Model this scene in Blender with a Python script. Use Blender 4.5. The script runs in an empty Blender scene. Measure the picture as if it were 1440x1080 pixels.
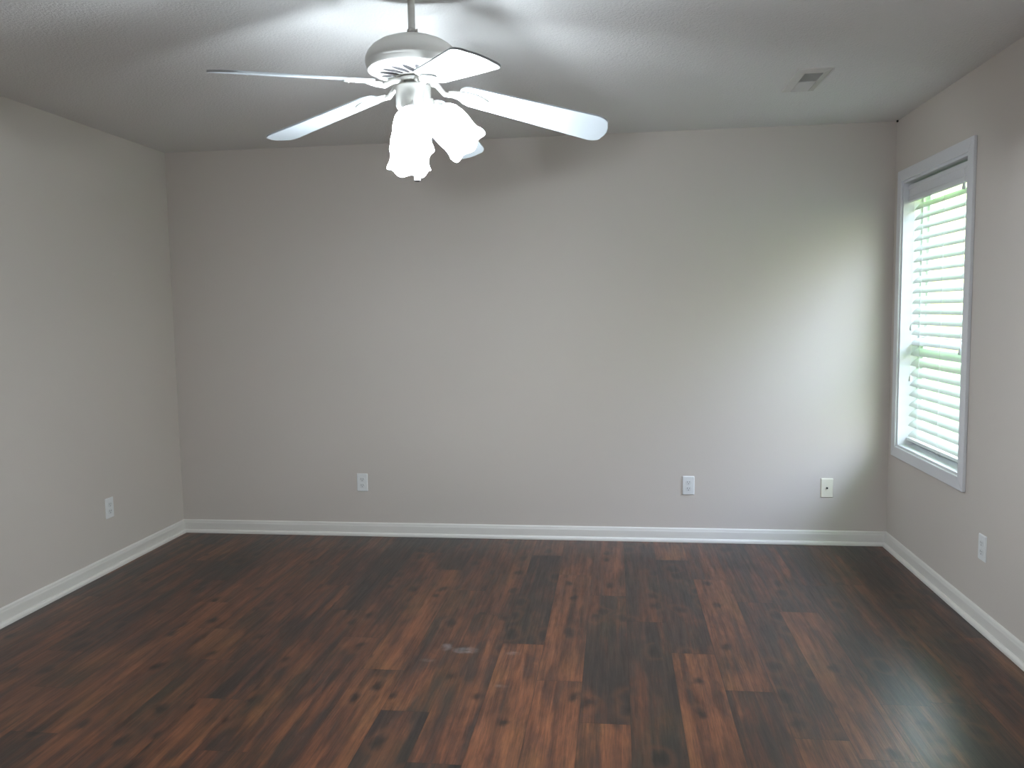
import bpy, bmesh, math, random
from mathutils import Vector, Matrix
random.seed(7)
SC = bpy.context.scene
COL = SC.collection
PI = math.pi
W, H = 4.397, 2.44            # room width and height
REAR = -5.45                  # wall behind the camera

# ------------------------------------------------------------------ camera
def make_camera():
    f, pi_, ya, ro = 1139.4, 0.088964, -0.127348, -0.015891
    fw = Vector((math.sin(ya)*math.cos(pi_), math.cos(ya)*math.cos(pi_), -math.sin(pi_)))
    rt = fw.cross(Vector((0, 0, 1))).normalized(); up = rt.cross(fw)
    r2 = math.cos(ro)*rt + math.sin(ro)*up
    u2 = -math.sin(ro)*rt + math.cos(ro)*up
    cd = bpy.data.cameras.new('camera'); co = bpy.data.objects.new('camera', cd)
    COL.objects.link(co)
    m = Matrix((r2, u2, -fw)).transposed().to_4x4()
    m.translation = Vector((2.81806, -4.91238, 1.40634))
    co.matrix_world = m
    cd.sensor_fit = 'HORIZONTAL'; cd.sensor_width = 36.0
    cd.lens = 36.0*f/1440.0
    cd.clip_start = 0.05
    SC.camera = co
make_camera()

# ------------------------------------------------------------------ light and exposure
SKY_LOW, SKY_HIGH = (1.0, 1.0, 0.50, 1), (0.60, 0.72, 1.0, 1)
SKY_STRENGTH = 5.2
BULB_STRENGTH = 2250.0
BULB_COLOR = (0.83, 0.93, 1.0, 1)
world = bpy.data.worlds.new('sky'); SC.world = world
world.use_nodes = True
def build_sky():
    # overcast sky, brightest towards the open side of the garden
    nt = world.node_tree; bg = nt.nodes['Background']
    tc = nt.nodes.new('ShaderNodeTexCoord')
    sx = nt.nodes.new('ShaderNodeSeparateXYZ'); nt.links.new(tc.outputs['Generated'], sx.inputs[0])
    cr = nt.nodes.new('ShaderNodeValToRGB')
    cr.color_ramp.elements[0].position = 0.0; cr.color_ramp.elements[0].color = SKY_LOW
    cr.color_ramp.elements[1].position = 0.55; cr.color_ramp.elements[1].color = SKY_HIGH
    nt.links.new(sx.outputs['Z'], cr.inputs[0]); nt.links.new(cr.outputs[0], bg.inputs[0])
    dt = nt.nodes.new('ShaderNodeVectorMath'); dt.operation = 'DOT_PRODUCT'
    dt.inputs[1].default_value = Vector((0.42, -0.85, 0.30)).normalized()
    nt.links.new(tc.outputs['Generated'], dt.inputs[0])
    mr = nt.nodes.new('ShaderNodeMapRange'); mr.interpolation_type = 'SMOOTHSTEP'
    mr.inputs['From Min'].default_value = 0.0; mr.inputs['From Max'].default_value = 1.0
    mr.inputs['To Min'].default_value = SKY_STRENGTH*0.60; mr.inputs['To Max'].default_value = SKY_STRENGTH*1.25
    nt.links.new(dt.outputs['Value'], mr.inputs[0]); 
    hi = nt.nodes.new('ShaderNodeMapRange'); hi.interpolation_type = 'SMOOTHSTEP'
    hi.inputs['From Min'].default_value = 0.15; hi.inputs['From Max'].default_value = 0.60
    hi.inputs['To Min'].default_value = 0.0; hi.inputs['To Max'].default_value = SKY_STRENGTH*4.5
    nt.links.new(sx.outputs['Z'], hi.inputs[0])
    ad = nt.nodes.new('ShaderNodeMath'); ad.operation = 'ADD'
    nt.links.new(mr.outputs[0], ad.inputs[0]); nt.links.new(hi.outputs[0], ad.inputs[1]); nt.links.new(ad.outputs[0], bg.inputs[1])
build_sky()
vs = SC.view_settings
vs.view_transform = 'Standard'; vs.look = 'None'; vs.exposure = 0.0; vs.gamma = 1.0
vs.use_curve_mapping = False
SC.cycles.max_bounces = 10; SC.cycles.diffuse_bounces = 6
SC.cycles.transparent_max_bounces = 16
SC.cycles.sample_clamp_indirect = 8.0
SC.cycles.use_denoising = True
SC.cycles.caustics_reflective = False; SC.cycles.caustics_refractive = False

def portal(loc, rot, sx, sy):
    ld = bpy.data.lights.new('daylight_portal', 'AREA'); ld.shape = 'RECTANGLE'
    ld.size = sx; ld.size_y = sy
    lo = bpy.data.objects.new('daylight_portal', ld); COL.objects.link(lo)
    lo.location = loc; lo.rotation_euler = rot
    ld.cycles.is_portal = True
# the portal only guides sky light in through the window opening
portal((W+0.16, -0.57, 1.35), (0, PI/2, 0), 1.50, 0.88)

# ------------------------------------------------------------------ materials
def mat(name, color, rough=0.5, spec=0.5, metal=0.0, bump=None, bump_d=0.001):
    m = bpy.data.materials.new(name); m.use_nodes = True
    nt = m.node_tree; b = nt.nodes['Principled BSDF']
    b.inputs['Base Color'].default_value = (*color, 1)
    b.inputs['Roughness'].default_value = rough
    b.inputs['Specular IOR Level'].default_value = spec
    b.inputs['Metallic'].default_value = metal
    if bump:
        scale, strength = bump
        tc = nt.nodes.new('ShaderNodeTexCoord')
        n = nt.nodes.new('ShaderNodeTexNoise'); n.inputs['Scale'].default_value = scale
        n.inputs['Detail'].default_value = 4
        bp = nt.nodes.new('ShaderNodeBump'); bp.inputs['Strength'].default_value = strength
        bp.inputs['Distance'].default_value = bump_d
        nt.links.new(tc.outputs['Object'], n.inputs['Vector'])
        nt.links.new(n.outputs['Fac'], bp.inputs['Height'])
        nt.links.new(bp.outputs['Normal'], b.inputs['Normal'])
    return m

M = {}
M['wall'] = mat('wall_paint', (0.62, 0.568, 0.522), 0.75, 0.25, bump=(140, 0.25))
M['ceiling'] = mat('ceiling_texture', (0.75, 0.74, 0.73), 0.9, 0.1, bump=(110, 0.6), bump_d=0.006)
M['trim'] = mat('trim_paint', (0.71, 0.685, 0.645), 0.4, 0.4)
M['casing'] = mat('casing_paint', (0.71, 0.71, 0.735), 0.35, 0.4)
M['vinyl'] = mat('window_vinyl', (0.82, 0.84, 0.82), 0.35, 0.4)
M['fan'] = mat('fan_enamel', (0.76, 0.75, 0.71), 0.35, 0.4)
M['blade'] = mat('blade_laminate', (0.54, 0.58, 0.61), 0.45, 0.35)
M['slot_shadow'] = mat('dark_slot_and_shadow', (0.15, 0.145, 0.15), 0.7, 0.2)
M['metal'] = mat('dull_metal', (0.45, 0.43, 0.40), 0.4, 0.5, 0.8)
M['plate'] = mat('outlet_white', (0.79, 0.80, 0.80), 0.35, 0.4)
M['plate_face'] = mat('receptacle_white', (0.73, 0.74, 0.74), 0.4, 0.4)
M['almond'] = mat('plate_almond', (0.81, 0.77, 0.64), 0.35, 0.4)
M['dark'] = mat('dark_void', (0.02, 0.02, 0.02), 0.6, 0.2)
M['vent'] = mat('vent_enamel', (0.62, 0.61, 0.58), 0.5, 0.3)
M['duct'] = mat('duct_shadow', (0.10, 0.10, 0.09), 0.8, 0.1)
M['cord'] = mat('blind_cord', (0.80, 0.80, 0.78), 0.8, 0.1)
M['tassel'] = mat('tassel_plastic', (0.62, 0.64, 0.62), 0.4, 0.4)
M['lawn'] = mat('lawn_grass', (0.16, 0.34, 0.07), 0.9, 0.1, bump=(30, 0.6))

def slat_material():
    m = mat('blind_slat', (0.74, 0.76, 0.74), 0.4, 0.35)
    nt = m.node_tree; b = nt.nodes['Principled BSDF']; out = nt.nodes['Material Output']
    tr = nt.nodes.new('ShaderNodeBsdfTranslucent'); tr.inputs[0].default_value = (0.86, 0.87, 0.85, 1)
    mx = nt.nodes.new('ShaderNodeMixShader'); mx.inputs[0].default_value = 0.08
    nt.links.new(b.outputs[0], mx.inputs[1]); nt.links.new(tr.outputs[0], mx.inputs[2])
    nt.links.new(mx.outputs[0], out.inputs[0])
    return m
M['slat'] = slat_material()

def glass_pane_material():
    m = bpy.data.materials.new('window_glass'); m.use_nodes = True
    nt = m.node_tree; nt.nodes.clear()
    out = nt.nodes.new('ShaderNodeOutputMaterial')
    t = nt.nodes.new('ShaderNodeBsdfTransparent'); t.inputs[0].default_value = (0.96, 0.965, 0.96, 1)
    g = nt.nodes.new('ShaderNodeBsdfGlossy'); g.inputs['Roughness'].default_value = 0.02
    f = nt.nodes.new('ShaderNodeFresnel'); f.inputs[0].default_value = 1.45
    mx = nt.nodes.new('ShaderNodeMixShader')
    ge = nt.nodes.new('ShaderNodeNewGeometry')
    iv = nt.nodes.new('ShaderNodeMath'); iv.operation = 'SUBTRACT'; iv.inputs[0].default_value = 1.0
    mu = nt.nodes.new('ShaderNodeMath'); mu.operation = 'MULTIPLY'
    nt.links.new(ge.outputs['Backfacing'], iv.inputs[1]); nt.links.new(iv.outputs[0], mu.inputs[0]); nt.links.new(f.outputs[0], mu.inputs[1])
    nt.links.new(mu.outputs[0], mx.inputs[0]); nt.links.new(t.outputs[0], mx.inputs[1])
    nt.links.new(g.outputs[0], mx.inputs[2]); nt.links.new(mx.outputs[0], out.inputs[0])
    return m
M['glass'] = glass_pane_material()

def shade_material():
    m = bpy.data.materials.new('frosted_shade_glass'); m.use_nodes = True
    nt = m.node_tree; nt.nodes.clear()
    out = nt.nodes.new('ShaderNodeOutputMaterial')
    tl = nt.nodes.new('ShaderNodeBsdfTranslucent'); tl.inputs[0].default_value = (0.92, 0.93, 0.95, 1)
    tp = nt.nodes.new('ShaderNodeBsdfTransparent'); tp.inputs[0].default_value = (1, 1, 1, 1)
    df = nt.nodes.new('ShaderNodeBsdfDiffuse'); df.inputs[0].default_value = (0.9, 0.9, 0.9, 1)
    m1 = nt.nodes.new('ShaderNodeMixShader'); m1.inputs[0].default_value = 0.30
    m2 = nt.nodes.new('ShaderNodeMixShader'); m2.inputs[0].default_value = 0.55
    nt.links.new(tl.outputs[0], m1.inputs[1]); nt.links.new(df.outputs[0], m1.inputs[2])
    nt.links.new(m1.outputs[0], m2.inputs[1]); nt.links.new(tp.outputs[0], m2.inputs[2])
    nt.links.new(m2.outputs[0], out.inputs[0])
    return m
M['shade'] = shade_material()

def bulb_material():
    m = bpy.data.materials.new('lit_bulb'); m.use_nodes = True
    nt = m.node_tree; nt.nodes.clear()
    out = nt.nodes.new('ShaderNodeOutputMaterial')
    e = nt.nodes.new('ShaderNodeEmission'); e.inputs[0].default_value = BULB_COLOR
    e.inputs[1].default_value = BULB_STRENGTH
    nt.links.new(e.outputs[0], out.inputs[0])
    return m
M['bulb'] = bulb_material()

def floor_material():
    m = bpy.data.materials.new('red_brown_plank'); m.use_nodes = True
    nt = m.node_tree; L = nt.links; N = nt.nodes
    b = N['Principled BSDF']
    def node(t, **kw):
        n = N.new(t)
        for k, v in kw.items(): setattr(n, k, v)
        return n
    def math_(op, a, c=None, clamp=False):
        n = node('ShaderNodeMath', operation=op, use_clamp=clamp)
        for i, v in enumerate((a, c)):
            if v is None: continue
            if isinstance(v, (int, float)): n.inputs[i].default_value = v
            else: L.new(v, n.inputs[i])
        return n.outputs[0]
    def mix(fac, a, c, blend='MIX'):
        n = node('ShaderNodeMix', data_type='RGBA', blend_type=blend)
        if isinstance(fac, (int, float)): n.inputs[0].default_value = fac
        else: L.new(fac, n.inputs[0])
        for i, v in ((6, a), (7, c)):
            if isinstance(v, tuple): n.inputs[i].default_value = (*v, 1)
            else: L.new(v, n.inputs[i])
        return n.outputs[2]
    def ramp(fac, stops, interp='LINEAR'):
        n = node('ShaderNodeValToRGB'); cr = n.color_ramp; cr.interpolation = interp
        while len(cr.elements) < len(stops): cr.elements.new(0.5)
        for e, (p_, c_) in zip(cr.elements, stops):
            e.position = p_; e.color = (*c_, 1) if isinstance(c_, tuple) else (c_, c_, c_, 1)
        L.new(fac, n.inputs[0]); return n.outputs[0]
    tc = node('ShaderNodeTexCoord')
    seed = node('ShaderNodeAttribute', attribute_name='plank_seed').outputs['Fac']
    tone = node('ShaderNodeAttribute', attribute_name='plank_tone').outputs['Fac']
    off = node('ShaderNodeCombineXYZ')
    L.new(math_('MULTIPLY', seed, 37.0), off.inputs[0]); L.new(math_('MULTIPLY', seed, 91.0), off.inputs[1])
    pos = node('ShaderNodeVectorMath', operation='ADD')
    L.new(tc.outputs['Object'], pos.inputs[0]); L.new(off.outputs[0], pos.inputs[1])
    def coords(sx, sy, warp=0.0):
        mp = node('ShaderNodeMapping'); mp.inputs['Scale'].default_value = (sx, sy, 1)
        L.new(pos.outputs[0], mp.inputs[0])
        return mp.outputs[0]
    def noise(sx, sy, detail=4, rough=0.55, dist=0.0):
        n = node('ShaderNodeTexNoise'); n.inputs['Scale'].default_value = 1.0
        n.inputs['Detail'].default_value = detail; n.inputs['Roughness'].default_value = rough
        n.inputs['Distortion'].default_value = dist
        L.new(coords(sx, sy), n.inputs['Vector']); return n.outputs['Fac']
    streak = noise(24, 1.0, 5, 0.62, 0.3)
    blotch = noise(9, 3.6, 5, 0.62, 0.5)
    grain = noise(210, 9, 3, 0.65)
    fine = noise(70, 3.5, 4, 0.7, 0.3)
    s = math_('ADD', math_('MULTIPLY', streak, 0.60), math_('MULTIPLY', blotch, 0.40))
    s = math_('ADD', s, math_('MULTIPLY', math_('SUBTRACT', tone, 0.5), 0.36))
    col = ramp(s, [(0.36, (0.021, 0.0145, 0.013)), (0.445, (0.037, 0.0205, 0.0155)),
                   (0.52, (0.072, 0.0275, 0.016)), (0.585, (0.118, 0.043, 0.021)), (0.68, (0.170, 0.061, 0.027))])
    hue = noise(5, 1.8, 2, 0.5)
    col = mix(ramp(hue, [(0.48, 0.0), (0.68, 0.55)]), col, mix(1.0, col, (0.95, 1.22, 0.95), 'MULTIPLY'))
    g = ramp(grain, [(0.32, 0.66), (0.62, 1.12)])
    col = mix(1.0, col, g, 'MULTIPLY')
    g2 = ramp(fine, [(0.30, 0.62), (0.60, 1.12)])
    col = mix(0.75, col, g2, 'MULTIPLY')
    # knots and dark cracks of the print
    v = node('ShaderNodeTexVoronoi', voronoi_dimensions='2D'); v.inputs['Scale'].default_value = 1.0
    wv = node('ShaderNodeTexNoise'); wv.inputs['Scale'].default_value = 9.0; wv.inputs['Detail'].default_value = 3
    L.new(pos.outputs[0], wv.inputs['Vector'])
    wadd = node('ShaderNodeVectorMath', operation='MULTIPLY_ADD')
    L.new(wv.outputs['Color'], wadd.inputs[0]); wadd.inputs[1].default_value = (0.42, 0.42, 0)
    L.new(coords(7.5, 4.6), wadd.inputs[2]); L.new(wadd.outputs[0], v.inputs['Vector'])
    gate = node('ShaderNodeSeparateColor'); L.new(v.outputs['Color'], gate.inputs[0])
    kn = ramp(v.outputs['Distance'], [(0.06, 1.0), (0.20, 0.0)])
    kn = math_('MULTIPLY', kn, math_('GREATER_THAN', gate.outputs[0], 0.62))
    col = mix(math_('MULTIPLY', kn, 0.88), col, (0.010, 0.007, 0.006))
    halo = ramp(v.outputs['Distance'], [(0.20, 0.0), (0.30, 1.0), (0.48, 0.0)])
    halo = math_('MULTIPLY', halo, math_('GREATER_THAN', gate.outputs[0], 0.62))
    col = mix(math_('MULTIPLY', halo, 0.35), col, (0.11, 0.042, 0.019))
    # seams between planks
    uv = node('ShaderNodeSeparateXYZ'); L.new(tc.outputs['UV'], uv.inputs[0])
    def edge(o, w):
        d = math_('SUBTRACT', 0.5, math_('ABSOLUTE', math_('SUBTRACT', o, 0.5)))
        return math_('LESS_THAN', d, w)
    sm = math_('MAXIMUM', edge(uv.outputs[0], 0.0075), edge(uv.outputs[1], 0.0013))
    col = mix(math_('MULTIPLY', sm, 0.55), col, (0.007,0.005,0.0045))
    # pale scuffs of plaster dust on the boards
    sep = node('ShaderNodeSeparateXYZ'); L.new(tc.outputs['Object'], sep.inputs[0])
    dn = node('ShaderNodeTexNoise'); dn.inputs['Scale'].default_value = 30; dn.inputs['Detail'].default_value = 5
    L.new(tc.outputs['Object'], dn.inputs['Vector'])
    tot = None
    for cx, cy, rx, ry, k in ((2.105, -1.665, .030, .046, .75), (2.192, -1.690, .062, .040, .9),
                              (2.055, -1.80, .040, .018, .5), (2.395, -1.705, .035, .022, .7), (2.38, -2.00, .040, .016, .35)):
        dx = math_('DIVIDE', math_('SUBTRACT', sep.outputs[0], cx), rx)
        dy = math_('DIVIDE', math_('SUBTRACT', sep.outputs[1], cy), ry)
        r2 = math_('ADD', math_('MULTIPLY', dx, dx), math_('MULTIPLY', dy, dy))
        e = math_('MULTIPLY', math_('SUBTRACT', 1.0, r2, True), k)
        tot = e if tot is None else math_('MAXIMUM', tot, e)
    dust = math_('MULTIPLY', tot, ramp(dn.outputs['Fac'], [(0.36, 0.0), (0.70, 1.0)]))
    col = mix(math_('MULTIPLY', dust, 0.62), col, (0.30, 0.28, 0.27))
    L.new(col, b.inputs['Base Color'])
    b.inputs['Specular IOR Level'].default_value = 0.48
    rr = ramp(fine, [(0.3, 0.38), (0.7, 0.28)])
    L.new(rr, b.inputs['Roughness'])
    bp = node('ShaderNodeBump'); bp.inputs['Strength'].default_value = 0.22; bp.inputs['Distance'].default_value = 0.0012
    L.new(math_('ADD', grain, fine), bp.inputs['Height']); L.new(bp.outputs[0], b.inputs['Normal'])
    return m
M['floor'] = floor_material()

# ------------------------------------------------------------------ mesh helpers
def obj(name, bm, material, parent=None, loc=(0, 0, 0), rot=(0, 0, 0), smooth=False, bevel=0.0, angle=0.6):
    me = bpy.data.meshes.new(name)
    bmesh.ops.recalc_face_normals(bm, faces=bm.faces[:])
    bm.to_mesh(me); bm.free()
    for x in (material if isinstance(material, (list, tuple)) else [material]): me.materials.append(x)
    o = bpy.data.objects.new(name, me); COL.objects.link(o)
    o.location = loc; o.rotation_euler = rot
    if parent: o.parent = parent
    if smooth:
        for p_ in me.polygons: p_.use_smooth = True
        me.set_sharp_from_angle(angle=angle)
    if bevel:
        bv = o.modifiers.new('bevel', 'BEVEL'); bv.width = bevel; bv.segments = 2; bv.limit_method = 'ANGLE'
    return o

def box(bm, x0, x1, y0, y1, z0, z1, mi=0, xf=None):
    vs_ = [Vector((x, y, z)) for x in (x0, x1) for y in (y0, y1) for z in (z0, z1)]
    if xf: vs_ = [xf @ v for v in vs_]
    v = [bm.verts.new(c) for c in vs_]
    for idx in ((0, 1, 3, 2), (4, 6, 7, 5), (0, 4, 5, 1), (2, 3, 7, 6), (0, 2, 6, 4), (1, 5, 7, 3)):
        f = bm.faces.new([v[i] for i in idx]); f.material_index = mi

def lathe(bm, prof, n=48, xf=None, mi=0, cap=True, mod=None):
    rings = []
    for i, (r, z) in enumerate(prof):
        ring = []
        for k in range(n):
            a = 2*PI*k/n
            rr, zz = (r, z) if mod is None else mod(i, r, z, a)
            c = Vector((rr*math.cos(a), rr*math.sin(a), zz))
            ring.append(bm.verts.new(xf @ c if xf else c))
        rings.append(ring)
    for a, b in zip(rings, rings[1:]):
        for k in range(n):
            f = bm.faces.new((a[k], a[(k+1) % n], b[(k+1) % n], b[k])); f.material_index = mi
    if cap:
        for r in (rings[0], rings[-1]):
            f = bm.faces.new(r); f.material_index = mi

def tube(bm, pts, r, n=10, mi=0):
    pts = [Vector(p_) for p_ in pts]; rings = []
    for i, p_ in enumerate(pts):
        t = (pts[min(i+1, len(pts)-1)] - pts[max(i-1, 0)]).normalized()
        a = t.cross(Vector((0, 0, 1)))
        if a.length < 1e-3: a = t.cross(Vector((1, 0, 0)))
        a.normalize(); b = t.cross(a)
        rr = r[i] if isinstance(r, (list, tuple)) else r
        rings.append([bm.verts.new(p_ + rr*(math.cos(2*PI*k/n)*a + math.sin(2*PI*k/n)*b)) for k in range(n)])
    for a, b in zip(rings, rings[1:]):
        for k in range(n):
            f = bm.faces.new((a[k], a[(k+1) % n], b[(k+1) % n], b[k])); f.material_index = mi
    for rg in (rings[0], rings[-1]):
        f = bm.faces.new(rg); f.material_index = mi

def slab(bm, outline, z0, z1, xf=None, mi=0):
    lo = [bm.verts.new(xf @ Vector((x, y, z0)) if xf else Vector((x, y, z0))) for x, y in outline]
    hi = [bm.verts.new(xf @ Vector((x, y, z1)) if xf else Vector((x, y, z1))) for x, y in outline]
    n = len(outline)
    bm.faces.new(lo).material_index = mi; bm.faces.new(hi).material_index = mi
    for k in range(n):
        bm.faces.new((lo[k], lo[(k+1) % n], hi[(k+1) % n], hi[k])).material_index = mi

def sweep(bm, prof, a, b, nrm):
    """extrude a (depth, height) profile from a to b; nrm points into the room"""
    a, b, nrm = Vector(a), Vector(b), Vector(nrm)
    ends = []
    for p_ in (a, b):
        ends.append([bm.verts.new(p_ + nrm*d + Vector((0, 0, h))) for d, h in prof])
    n = len(prof)
    for k in range(n):
        bm.faces.new((ends[0][k], ends[0][(k+1) % n], ends[1][(k+1) % n], ends[1][k]))
    bm.faces.new(ends[0]); bm.faces.new(ends[1])

def thing(name, label, cat, loc=(0, 0, 0), rotz=0.0, group=None):
    o = bpy.data.objects.new(name, None); COL.objects.link(o)
    o.empty_display_size = 0.1
    o.location = loc; o.rotation_euler = (0, 0, rotz)
    tag(o, label, cat, group); return o

def tag(o, label, cat, group=None):
    o['label'] = label; o['category'] = cat
    if group: o['group'] = group
    return o

def struct(o, label, cat):
    o['kind'] = 'structure'; o['label'] = label; o['category'] = cat
    return o

# ------------------------------------------------------------------ room shell
T = 0.14
# window opening in the right wall
OY0, OY1, OZ0, OZ1 = -0.995, -0.145, 0.615, 2.085

bm = bmesh.new(); box(bm, -T, W+T, 0, T, -0.05, H+0.02)
struct(obj('wall_back', bm, M['wall']), 'wide bare greige wall at the far end of the room', 'wall')
bm = bmesh.new(); box(bm, -T, 0, REAR, 0, -0.05, H+0.02)
struct(obj('wall_left', bm, M['wall']), 'plain greige wall on the left side with one outlet', 'wall')
bm = bmesh.new()
box(bm, W, W+T, REAR, OY0, -0.05, H+0.02); box(bm, W, W+T, OY1, 0, -0.05, H+0.02)
box(bm, W, W+T, OY0, OY1, -0.05, OZ0); box(bm, W, W+T, OY0, OY1, OZ1, H+0.02)
struct(obj('wall_right', bm, M['wall']), 'greige wall on the right side with the window', 'wall')
bm = bmesh.new(); box(bm, -T, W+T, REAR-T, REAR, -0.05, H+0.02)
struct(obj('wall_rear', bm, M['wall']), 'plain greige wall behind the viewer', 'wall')
bm = bmesh.new(); box(bm, -T, W+T, REAR-T, T, H, H+0.12)
struct(obj('ceiling', bm, M['ceiling']), 'flat off-white textured ceiling over the room', 'ceiling')

def build_floor():
    bm = bmesh.new()
    ls = bm.faces.layers.float.new('plank_seed'); lt = bm.faces.layers.float.new('plank_tone')
    uv = bm.loops.layers.uv.new('UVMap')
    PW, PL, X0 = 0.176, 1.2525, 2.337
    seen = {-5: -1.285, -4: -1.595, -2: -0.97, -1: -1.29, 0: -1.605, 1: -0.685, 2: -0.99, 3: -1.315, 4: -1.64,
            7: -1.135, 8: -0.76}
    tones = {(-1, -1): .30, (0, -2): .22, (0, -1): .62, (1, -2): .62, (1, -1): .66, (2, -3): .66, (2, -2): .34, (2, -1): .60,
             (3, -2): .36, (3, -1): .60, (4, -2): .30, (4, -1): .62, (-1, -2): .56, (-2, -2): .52, (-2, -3): .28,
             (-4, -2): .55, (-3, -1): .28, (-3, -2): .70, (-4, -1): .26, (-5, -1): .38}
    rnd = random.Random(21)
    for c in range(-14, 13):
        x0, x1 = max(0.0, X0+c*PW), min(W, X0+(c+1)*PW)
        if x1 <= x0: continue
        j = seen.get(c, -0.97-0.32*(c+2))
        j = j - PL*math.floor(j/PL) - PL            # first joint in front of the back wall
        cuts = [0.0]; y = j; 
        while y > REAR: cuts.append(y); y -= PL
        cuts.append(REAR)
        for k, (a, b) in enumerate(zip(cuts, cuts[1:])):
            if a-b < 1e-4: continue
            f = bm.faces.new([bm.verts.new(p_) for p_ in ((x0, b, 0), (x1, b, 0), (x1, a, 0), (x0, a, 0))])
            for lp, t_ in zip(f.loops, ((0, 0), (1, 0), (1, 1), (0, 1))): lp[uv].uv = t_
            f[ls] = rnd.random(); f[lt] = tones.get((c, -k-1), rnd.choice((.3, .42, .5, .58, .66)) + rnd.uniform(-.05, .05))
    # slab below, so that the floor has thickness
    box(bm, 0, W, REAR, 0, -0.05, -0.004)
    for f in bm.faces:
        if f.normal.z < 0 and len(f.verts) == 4 and abs(f.calc_center_median().z) < 1e-5: f.normal_flip()
    me = bpy.data.meshes.new('floor'); bm.to_mesh(me); bm.free(); me.materials.append(M['floor'])
    o = bpy.data.objects.new('floor', me); COL.objects.link(o)
    struct(o, 'dark red-brown wood plank floor', 'floor')
build_floor()

BASE = [(0, 0), (0.014, 0), (0.014, 0.060), (0.0125, 0.066), (0.0105, 0.069), (0.0105, 0.073), (0.008, 0.079), (0.004, 0.083), (0, 0.083)]
SHOE = [(0.014, 0), (0.029, 0), (0.029, 0.006), (0.0275, 0.013), (0.0235, 0.018), (0.018, 0.021), (0.014, 0.021)]
for nm, a, b, n, lab in (('baseboard_back', (0, 0, 0), (W, 0, 0), (0, -1, 0), 'white baseboard along the far wall'),
                         ('baseboard_left', (0, REAR, 0), (0, -0.0, 0), (1, 0, 0), 'white baseboard along the left wall'),
                         ('baseboard_right', (W, REAR, 0), (W, -0.0, 0), (-1, 0, 0), 'white baseboard along the right wall')):
    bm = bmesh.new(); sweep(bm, BASE, a, b, n); o = obj(nm, bm, M['trim'], smooth=True, angle=0.9); struct(o, lab, 'baseboard')
    bm = bmesh.new(); sweep(bm, SHOE, a, b, n); obj('shoe_molding', bm, M['trim'], o, smooth=True, angle=0.9)

# ------------------------------------------------------------------ window
win = thing('window_1', 'white picture-framed double-hung window in the right wall', 'window', (W, (OY0+OY1)/2, OZ0))
win['kind'] = 'structure'
cy, hw, hh = (OY0+OY1)/2, (OY1-OY0)/2, OZ1-OZ0
def frame_pieces(bm, w_in, z_in0, z_in1, cw, x0, x1):
    """mitred rectangular frame round an opening, local y/z"""
    inn = [(-w_in, z_in0), (w_in, z_in0), (w_in, z_in1), (-w_in, z_in1)]
    out = [(-w_in-cw, z_in0-cw), (w_in+cw, z_in0-cw), (w_in+cw, z_in1+cw), (-w_in-cw, z_in1+cw)]
    for k in range(4):
        q = [inn[k], inn[(k+1) % 4], out[(k+1) % 4], out[k]]
        lo = [bm.verts.new((x0, y, z)) for y, z in q]; hi = [bm.verts.new((x1, y, z)) for y, z in q]
        bm.faces.new(lo); bm.faces.new(hi)
        for i in range(4): bm.faces.new((lo[i], lo[(i+1) % 4], hi[(i+1) % 4], hi[i]))
bm = bmesh.new(); frame_pieces(bm, hw+0.000, 0, hh, 0.060, -0.016, 0.0)
obj('casing', bm, M['casing'], win, bevel=0.003)
bm = bmesh.new(); frame_pieces(bm, hw-0.012, 0.012, hh-0.012, 0.012, -0.004, T)
obj('jamb', bm, M['casing'], win)
bm = bmesh.new(); frame_pieces(bm, hw-0.030, 0.030, hh-0.030, 0.018, 0.094, 0.135)
obj('window_frame', bm, M['vinyl'], win, bevel=0.002)
for zz0, zz1, x0 in ((0.030, 0.625, 0.102), (0.580, hh-0.030, 0.118)):
    bm = bmesh.new(); frame_pieces(bm, hw-0.060, zz0+0.036, zz1-0.036, 0.030, x0, x0+0.015)
    s = obj('sash', bm, M['vinyl'], win, bevel=0.002)
    bm = bmesh.new(); box(bm, x0+0.006, x0+0.009, -hw+0.057, hw-0.057, zz0+0.033, zz1-0.033)
    obj('pane', bm, M['glass'], s)

# ------------------------------------------------------------------ blind
BX = 0.071                                   # depth of the slat centre line behind the wall face
blind = thing('window_blind', 'white horizontal slat blind hanging inside the window frame', 'blind', (W+BX, cy, OZ1-0.014))
def bz(z): return z-(OZ1-0.014)
bw = hw-0.018
bm = bmesh.new(); box(bm, -0.028, 0.020, -bw, bw, bz(2.020), bz(2.066)); obj('headrail', bm, M['slat'], blind, bevel=0.002)
bm = bmesh.new()
pr = [(-0.046, 1.968), (-0.052, 1.974), (-0.052, 1.992), (-0.048, 1.998), (-0.048, 2.034), (-0.052, 2.040), (-0.052, 2.058), (-0.044, 2.064), (-0.036, 2.064), (-0.036, 1.968)]
ends = [[bm.verts.new((d, y, bz(z))) for d, z in pr] for y in (-bw-0.004, bw+0.004)]
for k in range(len(pr)): bm.faces.new((ends[0][k], ends[0][(k+1) % len(pr)], ends[1][(k+1) % len(pr)], ends[1][k]))
bm.faces.new(ends[0]); bm.faces.new(ends[1])
obj('valance', bm, M['casing'], blind)
SLAT_W, TILT, PITCH = 0.056, math.radians(43), 0.0567
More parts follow.
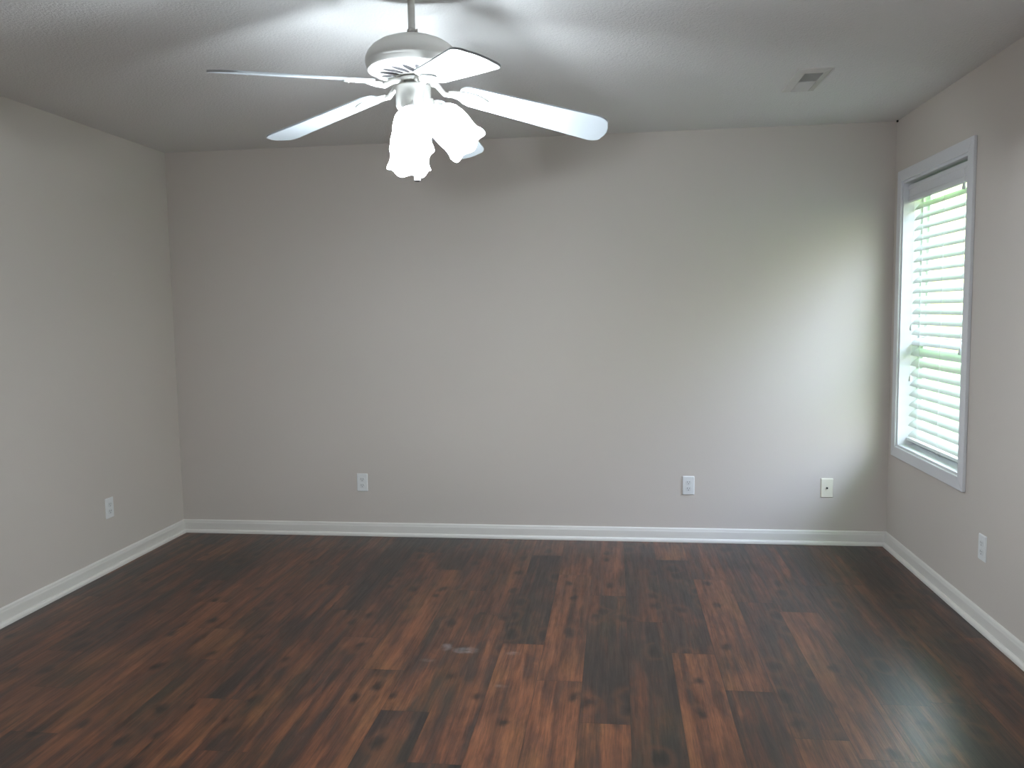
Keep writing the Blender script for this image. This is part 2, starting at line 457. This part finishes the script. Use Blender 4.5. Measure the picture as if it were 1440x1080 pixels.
def slat_mesh():
    bm = bmesh.new(); n = 6; th = 0.0026; rows = []
    for i in range(n+1):
        t = (i/n-0.5); x = t*SLAT_W; z = 0.0035*(1-(2*t)**2)
        rows.append((x, z))
    for y in (-bw, bw):
        pass
    top = [[bm.verts.new((x, y, z+th/2)) for x, z in rows] for y in (-bw, bw)]
    bot = [[bm.verts.new((x, y, z-th/2)) for x, z in rows] for y in (-bw, bw)]
    for i in range(n):
        bm.faces.new((top[0][i], top[0][i+1], top[1][i+1], top[1][i]))
        bm.faces.new((bot[0][i], bot[1][i], bot[1][i+1], bot[0][i+1]))
    for e in (0, 1):
        bm.faces.new(top[e] + bot[e][::-1])
    for i in (0, n):
        bm.faces.new((top[0][i], top[1][i], bot[1][i], bot[0][i]))
    return bm
slat0 = None; z = 1.944; nsl = 0
while z > 0.69:
    if slat0 is None:
        slat0 = obj('slat', slat_mesh(), M['slat'], blind, smooth=True, angle=0.9); s = slat0
    else:
        s = slat0.copy(); COL.objects.link(s); s.parent = blind
    # the room-side edge hangs low, the window-side edge stands high
    s.location = (0, 0, bz(z)); s.rotation_euler = (random.uniform(-.002, .002), -TILT+random.uniform(-.03, .03), 0)
    z -= PITCH; nsl += 1
ZB = 0.660
bm = bmesh.new(); box(bm, -0.027, 0.027, -bw, bw, bz(ZB)-0.008, bz(ZB)+0.008)
obj('bottom_rail', bm, M['slat'], blind, bevel=0.003, rot=(0, 0, 0))
for yy in (-0.30, -0.02, 0.26):
    bm = bmesh.new()
    for dx in (-0.026, 0.026):
        tube(bm, [(dx, yy, bz(ZB)), (dx, yy, bz(2.03))], 0.0009, 6)
    obj('ladder_cord', bm, M['cord'], blind)
# lift and tilt cords with their tassels, hanging on the room side of the slats
for yy, x_, ztop, zend in ((-0.322, -0.057, 2.03, 1.965), (-0.296, -0.040, 1.97, 1.20), (0.348, -0.040, 1.97, 1.30), (0.342, -0.040, 1.97, 1.02)):
    bm = bmesh.new(); tube(bm, [(x_, yy, bz(zend)), (x_, yy, bz(ztop))], 0.0009, 6)
    c_ = obj('pull_cord', bm, M['cord'], blind)
    bm = bmesh.new(); lathe(bm, [(0.002, 0), (0.0045, -0.004), (0.0065, -0.014), (0.0085, -0.028), (0.0075, -0.032), (0.002, -0.033)], 16,
                            Matrix.Translation((x_, yy, bz(zend)+0.002)))
    obj('tassel', bm, M['tassel'], c_, smooth=True)
for yy in (0.03, -0.25):
    bm = bmesh.new(); box(bm, -0.012, 0.012, yy-0.012, yy+0.012, bz(ZB)-0.020, bz(ZB)-0.0085); box(bm, 0.0, 0.008, yy-0.004, yy+0.004, bz(ZB)-0.034, bz(ZB)-0.020)
    obj('cord_button', bm, M['slat'], blind, bevel=0.002)

# ------------------------------------------------------------------ outdoors: the lawn that tints the daylight
bm = bmesh.new(); box(bm, W+T+0.05, W+40, -30, 30, -0.6, -0.5)
struct(obj('lawn', bm, M['lawn']), 'green lawn outside the window', 'lawn')

# ------------------------------------------------------------------ outlets and plates
def rounded_rect(w, h, r, n=5):
    o = []
    for cx_, cz_, a0 in ((w/2-r, h/2-r, 0), (-w/2+r, h/2-r, 90), (-w/2+r, -h/2+r, 180), (w/2-r, -h/2+r, 270)):
        for k in range(n+1):
            a = math.radians(a0+90*k/n); o.append((cx_+r*math.cos(a), cz_+r*math.sin(a)))
    return o
RX = Matrix.Rotation(PI/2, 4, 'X')            # slab z -> -y, so that plates face -y
def plate_mesh():
    bm = bmesh.new(); ring = []
    for (w, h, d) in ((0.070, 0.114, 0.0), (0.070, 0.114, 0.002), (0.064, 0.108, 0.0055)):
        ring.append([bm.verts.new((x, -d, z_)) for x, z_ in rounded_rect(w, h, 0.003)])
    n = len(ring[0])
    for a, b in zip(ring, ring[1:]):
        for k in range(n): bm.faces.new((a[k], a[(k+1) % n], b[(k+1) % n], b[k]))
    bm.faces.new(ring[0]); bm.faces.new(ring[-1])
    return bm
def receptacle_mesh(zc):
    bm = bmesh.new()
    pts = []
    for k in range(36):
        a = 2*PI*k/36; x = 0.0172*math.cos(a); z_ = max(-0.0138, min(0.0138, 0.0172*math.sin(a))); pts.append((x, z_+zc))
    slab(bm, pts, 0.004, 0.0072, RX)
    for sx, sh in ((-0.0064, 0.0085), (0.0064, 0.0070)):
        box(bm, sx-0.0012, sx+0.0012, -0.0075, -0.0070, zc+0.0035-sh/2, zc+0.0035+sh/2, 1)
    slab(bm, [(0.0026*math.cos(2*PI*k/12), zc-0.0075+0.0026*math.sin(2*PI*k/12)) for k in range(12)], 0.0070, 0.0075, RX, 1)
    return bm
def screw_mesh(zc, r=0.003, d=0.0055):
    bm = bmesh.new(); slab(bm, [(r*math.cos(2*PI*k/14), zc+r*math.sin(2*PI*k/14)) for k in range(14)], d-0.001, d+0.0008, RX)
    return bm
out0 = None
for x, y, z_, rz, lab in ((1.221, 0, 0.3415, 0, 'white duplex outlet on the far wall, left of the two outlets there'),
                          (3.253, 0, 0.345, 0, 'white duplex outlet on the far wall near the beige plate'),
                          (0, -0.770, 0.347, PI/2, 'white duplex outlet on the left wall'),
                          (W, -1.246, 0.354, -PI/2, 'white duplex outlet low on the right wall near the window')):
    if out0 is None:
        out0 = thing('wall_outlet', lab, 'outlet', (x, y, z_), rz, 'duplex outlets around the room')
        obj('cover_plate', plate_mesh(), M['plate'], out0, smooth=True, angle=0.3)
        for zc in (0.0195, -0.0195): obj('receptacle', receptacle_mesh(zc), [M['plate_face'], M['slot_shadow']], out0)
        obj('screw', screw_mesh(0), M['plate_face'], out0)
        kids = list(out0.children)
    else:
        o = out0.copy(); COL.objects.link(o); o.location = (x, y, z_); o.rotation_euler = (0, 0, rz); o['label'] = lab
        for c_ in kids:
            d = c_.copy(); COL.objects.link(d); d.parent = o
cp = thing('cable_plate', 'beige cable wall plate with a dark jack on the far wall beside the window', 'wall plate', (4.056, 0, 0.3395))
obj('cover_plate', plate_mesh(), M['almond'], cp, smooth=True, angle=0.3)
bm = bmesh.new(); lathe(bm, [(0.0052, 0), (0.0052, 0.004), (0.0040, 0.0045), (0.0040, 0.009), (0.0022, 0.009)], 18, Matrix.Translation((0, -0.005, 0)) @ RX)
obj('jack', bm, M['dark'], cp, smooth=True)
for zc in (0.042, -0.042): obj('screw', screw_mesh(zc), M['almond'], cp)

# ------------------------------------------------------------------ ceiling vent
vx, vy, vw, vl = 3.690, -0.962, 0.150, 0.375
vent = thing('ceiling_vent', 'small off-white rectangular air vent in the ceiling near the window', 'vent', (vx, vy, H))
bm = bmesh.new()
iw, il = 0.040, 0.148
def ring_frame(bm, ow, ol, iw, il, z0, z1, zi):
    o1 = [bm.verts.new((sx*ow, sy*ol, z0)) for sx, sy in ((-1, -1), (1, -1), (1, 1), (-1, 1))]
    o2 = [bm.verts.new((sx*(ow-.003), sy*(ol-.003), z1)) for sx, sy in ((-1, -1), (1, -1), (1, 1), (-1, 1))]
    i2 = [bm.verts.new((sx*iw, sy*il, zi)) for sx, sy in ((-1, -1), (1, -1), (1, 1), (-1, 1))]
    i1 = [bm.verts.new((sx*iw, sy*il, z0)) for sx, sy in ((-1, -1), (1, -1), (1, 1), (-1, 1))]
    for a, b in ((o1, o2), (o2, i2), (i2, i1), (i1, o1)):
        for k in range(4): bm.faces.new((a[k], a[(k+1) % 4], b[(k+1) % 4], b[k]))
ring_frame(bm, vw/2, vl/2, iw, il, 0.0, -0.005, -0.013)
obj('vent_frame', bm, M['vent'], vent)
bm = bmesh.new(); box(bm, -iw, iw, -il, il, -0.0012, -0.0002); obj('duct_shadow_plate', bm, M['duct'], vent)  # dark plate painted as the shade of the duct; the ceiling has no hole
bm = bmesh.new(); box(bm, -iw, iw, -0.003, 0.003, -0.013, -0.001); obj('center_bar', bm, M['vent'], vent)
lou = None
for k in range(22):
    side = -1 if k < 11 else 1
    yy = (-il+0.006+0.0128*k) if k < 11 else (0.010+0.0128*(k-11))
    if lou is None:
        bm = bmesh.new(); box(bm, -iw, iw, -0.0004, 0.0004, -0.0075, 0.0075); lou = obj('louver', bm, M['vent'], vent); l = lou
    else:
        l = lou.copy(); COL.objects.link(l); l.parent = vent
    l.location = (0, yy, -0.0070); l.rotation_euler = (side*math.radians(45), 0, 0)

# small dark spot in the corner under the ceiling
bm = bmesh.new(); bmesh.ops.create_icosphere(bm, subdivisions=2, radius=0.0055)
for v in bm.verts: v.co += Vector((random.uniform(-1, 1), random.uniform(-1, 1), random.uniform(-1, 1)))*0.0016
tag(obj('corner_speck', bm, M['dark'], loc=(W-0.006, -0.030, H-0.006), smooth=True), 'tiny dark speck where the ceiling meets the far right corner', 'speck')

# ------------------------------------------------------------------ ceiling fan
FX, FY = 2.1847, -2.32
fan = thing('ceiling_fan', 'white five-blade ceiling fan with lit tulip glass shades hanging from the ceiling', 'ceiling fan', (FX, FY, H))
def fz(z): return z-H
bm = bmesh.new(); lathe(bm, [(0.068, fz(2.4395)), (0.068, fz(2.432)), (0.060, fz(2.416)), (0.040, fz(2.402)), (0.018, fz(2.396))], 40)
obj('canopy', bm, M['fan'], fan, smooth=True)
bm = bmesh.new(); lathe(bm, [(0.0115, fz(2.400)), (0.0115, fz(2.262))], 24); obj('downrod', bm, M['fan'], fan, smooth=True)
bm = bmesh.new(); lathe(bm, [(0.0125, fz(2.300)), (0.0155, fz(2.298)), (0.0155, fz(2.289)), (0.0145, fz(2.287)), (0.0150, fz(2.274))], 28)
tube(bm, [(0.010, -0.008, fz(2.292)), (0.021, -0.014, fz(2.291))], 0.0024, 8)
tube(bm, [(0.020, -0.0135, fz(2.286)), (0.020, -0.0135, fz(2.296))], 0.0026, 8)
obj('rod_collar', bm, M['metal'], fan, smooth=True)
bm = bmesh.new()
lathe(bm, [(0.020, fz(2.276)), (0.050, fz(2.273)), (0.080, fz(2.266)), (0.107, fz(2.255)), (0.128, fz(2.241)), (0.141, fz(2.226)),
           (0.148, fz(2.210)), (0.149, fz(2.198)), (0.148, fz(2.190)), (0.145, fz(2.184)), (0.1445, fz(2.176)), (0.142, fz(2.171)), (0.136, fz(2.168)),
           (0.120, fz(2.166)), (0.100, fz(2.163)), (0.060, fz(2.156)), (0.030, fz(2.150))], 72)
housing = obj('motor_housing', bm, M['fan'], fan, smooth=True, angle=0.5)
# curved cooling slots in the underside of the housing
bm = bmesh.new()
def under_z(r):
    P_ = [(0.030, 2.150), (0.060, 2.156), (0.100, 2.163), (0.120, 2.166), (0.136, 2.168)]
    for (r0, z0), (r1, z1) in zip(P_, P_[1:]):
        if r0 <= r <= r1: return z0+(z1-z0)*(r-r0)/(r1-r0)
    return 2.151
for k in range(16):
    a0 = 2*PI*k/16; L_ = []; R_ = []
    for i in range(7):
        t = i/6; r = 0.053+0.050*t; a = a0-0.62*t+0.18*t*t; w = 0.0115*math.sin(PI*(0.12+0.76*t))/r
        for lst, s in ((L_, -1), (R_, 1)):
            lst.append(bm.verts.new((r*math.cos(a+s*w), r*math.sin(a+s*w), fz(under_z(r))-0.0009)))
    for i in range(6): bm.faces.new((L_[i], L_[i+1], R_[i+1], R_[i]))
r_ = bmesh.ops.solidify(bm, geom=bm.faces[:], thickness=0.0008)
obj('cooling_slot', bm, M['slot_shadow'], housing)
bm = bmesh.new()
lathe(bm, [(0.030, fz(2.151)), (0.046, fz(2.149)), (0.050, fz(2.145)), (0.050, fz(2.138)), (0.046, fz(2.135)), (0.026, fz(2.134))], 40)
obj('flywheel', bm, M['fan'], fan, smooth=True, angle=0.5)
bm = bmesh.new(); lathe(bm, [(0.024, fz(2.136)), (0.024, fz(2.124))], 24); obj('hub_neck', bm, M['slot_shadow'], fan, smooth=True)
bm = bmesh.new()
lathe(bm, [(0.024, fz(2.127)), (0.052, fz(2.126)), (0.056, fz(2.121)), (0.056, fz(2.062)), (0.053, fz(2.056)), (0.040, fz(2.044)), (0.030, fz(2.038)), (0.010, fz(2.036))], 44)
obj('switch_housing', bm, M['fan'], fan, smooth=True, angle=0.5)

HUBZ = 2.137
TH0 = 11.3
blades = [(0, 3.0, -0.148, 20), (1, 0.5, -0.120, 13), (2, 0.0, -0.100, 6), (3, -2.25, -0.069, 12.5), (4, -0.25, -0.103, 14)]
R_TIP, R_ROOT = 0.645, 0.150
def blade_outline():
    pts = []
    hw_root, hw_tip = 0.050, 0.069
    up = []
    n = 8
    for i in range(n+1):                       # rounded root shoulder
        a = PI/2*i/n
        up.append((R_ROOT+0.045*(1-math.cos(a)), 0.016+(hw_root-0.016)*math.sin(a)))
    up.append((0.40, 0.5*(hw_root+hw_tip)))
    up.append((R_TIP-0.052, hw_tip))
    for i in range(1, n+1):                    # chamfer-round tip corner
        a = PI/2*i/n
        up.append((R_TIP-0.052+0.044*math.sin(a), hw_tip-0.030*(1-math.cos(a))))
    up.append((R_TIP-0.002, 0.022)); up.append((R_TIP+0.001, 0.0))
    return up + [(x, -y) for x, y in reversed(up[:-1])]
for k, dth, dz, pitch in blades:
    th = math.radians(TH0+72*k+dth); sag = math.atan2(-dz, R_TIP)
    # local frame: x outward along the drooping blade, y across, z up
    fr = Matrix.Translation((0, 0, fz(HUBZ))) @ Matrix.Rotation(th, 4, 'Z') @ Matrix.Rotation(sag, 4, 'Y')
    bl = fr @ Matrix.Rotation(-math.radians(pitch), 4, 'X')
    bm = bmesh.new(); slab(bm, blade_outline(), -0.003, 0.003, bl)
    b_ = obj('fan_blade', bm, M['blade'], fan, bevel=0.0012)
    # iron: arm from the flywheel to a leaf plate screwed under the blade
    bm = bmesh.new()
    tube(bm, [(0.040*math.cos(th), 0.040*math.sin(th), fz(2.139)), (0.075*math.cos(th), 0.075*math.sin(th), fz(2.130))] +
         [tuple(bl @ Vector((x, 0, z_))) for x, z_ in ((0.105, -0.014), (0.135, -0.011), (0.165, -0.008))], [0.010, 0.0095, 0.008, 0.0075, 0.004], 12)
    leaf = []
    for i in range(25):
        t = i/24; leaf.append((0.115+0.130*t, 0.007+0.024*math.sin(PI*min(1, t*1.02))**0.8*(0.6+0.4*t)))
    ol = leaf + [(x, -y) for x, y in reversed(leaf)]
    slab(bm, ol, -0.0085, -0.0035, bl)
    ir = obj('blade_iron', bm, M['fan'], fan, smooth=True, angle=0.5)
    bm = bmesh.new()
    slab(bm, [(0.135, 0.0040), (0.210, 0.0062), (0.210, -0.0062), (0.135, -0.0040)], -0.0100, -0.0083, bl)
    obj('iron_shadow_line', bm, M['slot_shadow'], ir)  # dark strip under the leaf plate, a shadow line put in as colour
    for sx, sy in ((0.222, 0.013), (0.222, -0.013), (0.150, 0.014)):
        bm = bmesh.new(); lathe(bm, [(0.0045, -0.0084), (0.004, -0.0098), (0.001, -0.0103)], 12, bl @ Matrix.Translation((sx, sy, 0)))
        obj('screw', bm, M['metal'], ir, smooth=True)

# light kit: fitter, arms, tulip shades, bulbs
for az, tilt, r0, z0, sc in ((355, 42, 0.072, 2.046, 0.93), (280, 33, 0.058, 2.030, 0.84), (112, 34, 0.062, 2.022, 0.93)):
    a = math.radians(az); t = math.radians(tilt)
    d = Vector((math.cos(a), math.sin(a), 0))
    axis = d*math.sin(t)+Vector((0, 0, -math.cos(t)))
    base = d*r0+Vector((0, 0, fz(z0)))
    q = axis.to_track_quat('Z', 'Y').to_matrix().to_4x4(); q.translation = base
    bm = bmesh.new()
    tube(bm, [d*0.045+Vector((0, 0, fz(2.070))), d*(r0*0.8)+Vector((0, 0, fz(z0+0.030))), base - axis*0.012, base + axis*0.006], [0.011, 0.011, 0.013, 0.016], 14)
    lathe(bm, [(0.012, -0.012), (0.030, -0.006), (0.033, 0.004), (0.033, 0.018), (0.030, 0.018)], 28, q)
    arm = obj('lamp_arm', bm, M['fan'], fan, smooth=True, angle=0.6)
    prof = [(r_c*(sc if r_c > 0.04 else 1), z_c) for r_c, z_c in ((0.031, 0.004), (0.034, 0.012), (0.053, 0.020), (0.064, 0.038), (0.068, 0.064), (0.068, 0.090), (0.066, 0.110), (0.066, 0.126), (0.069, 0.140), (0.075, 0.152))]
    def scallop(i, r, z_, an, P_=prof):
        k_ = max(0.0, (i-6)/3.0)
        return r*(1+0.035*k_*math.cos(6*an)), z_+0.005*k_*math.cos(6*an)
    bm = bmesh.new(); lathe(bm, prof, 64, q, cap=False, mod=scallop)
    sh = obj('lamp_shade', bm, M['shade'], fan, smooth=True, angle=2.0)
    so = sh.modifiers.new('thickness', 'SOLIDIFY'); so.thickness = 0.0028
    bm = bmesh.new()
    lathe(bm, [(0.013, 0.016), (0.014, 0.034), (0.020, 0.050), (0.027, 0.066)], 24, q)
    lathe(bm, [(0.027, 0.066), (0.030, 0.084), (0.027, 0.100), (0.018, 0.111), (0.006, 0.115)], 24, q, mi=1)
    obj('bulb', bm, [M['blade'], M['bulb']], fan, smooth=True, angle=2.0)

bm = bmesh.new()
cx_, cy_ = 0.010, -0.018
tube(bm, [(cx_, cy_, fz(2.040)), (cx_, cy_, fz(1.866))], 0.0011, 8)
for i in range(24):
    lathe(bm, [(0.0004, 0.0018), (0.0017, 0.0009), (0.0017, -0.0009), (0.0004, -0.0018)], 8, Matrix.Translation((cx_, cy_, fz(2.034-0.007*i))))
ch = obj('pull_chain', bm, M['fan'], fan)
bm = bmesh.new(); lathe(bm, [(0.003, fz(1.868)), (0.008, fz(1.862)), (0.0105, fz(1.848)), (0.0105, fz(1.828)), (0.007, fz(1.824))], 20, Matrix.Translation((cx_, cy_, 0)))
obj('chain_pull', bm, M['blade'], ch, smooth=True)
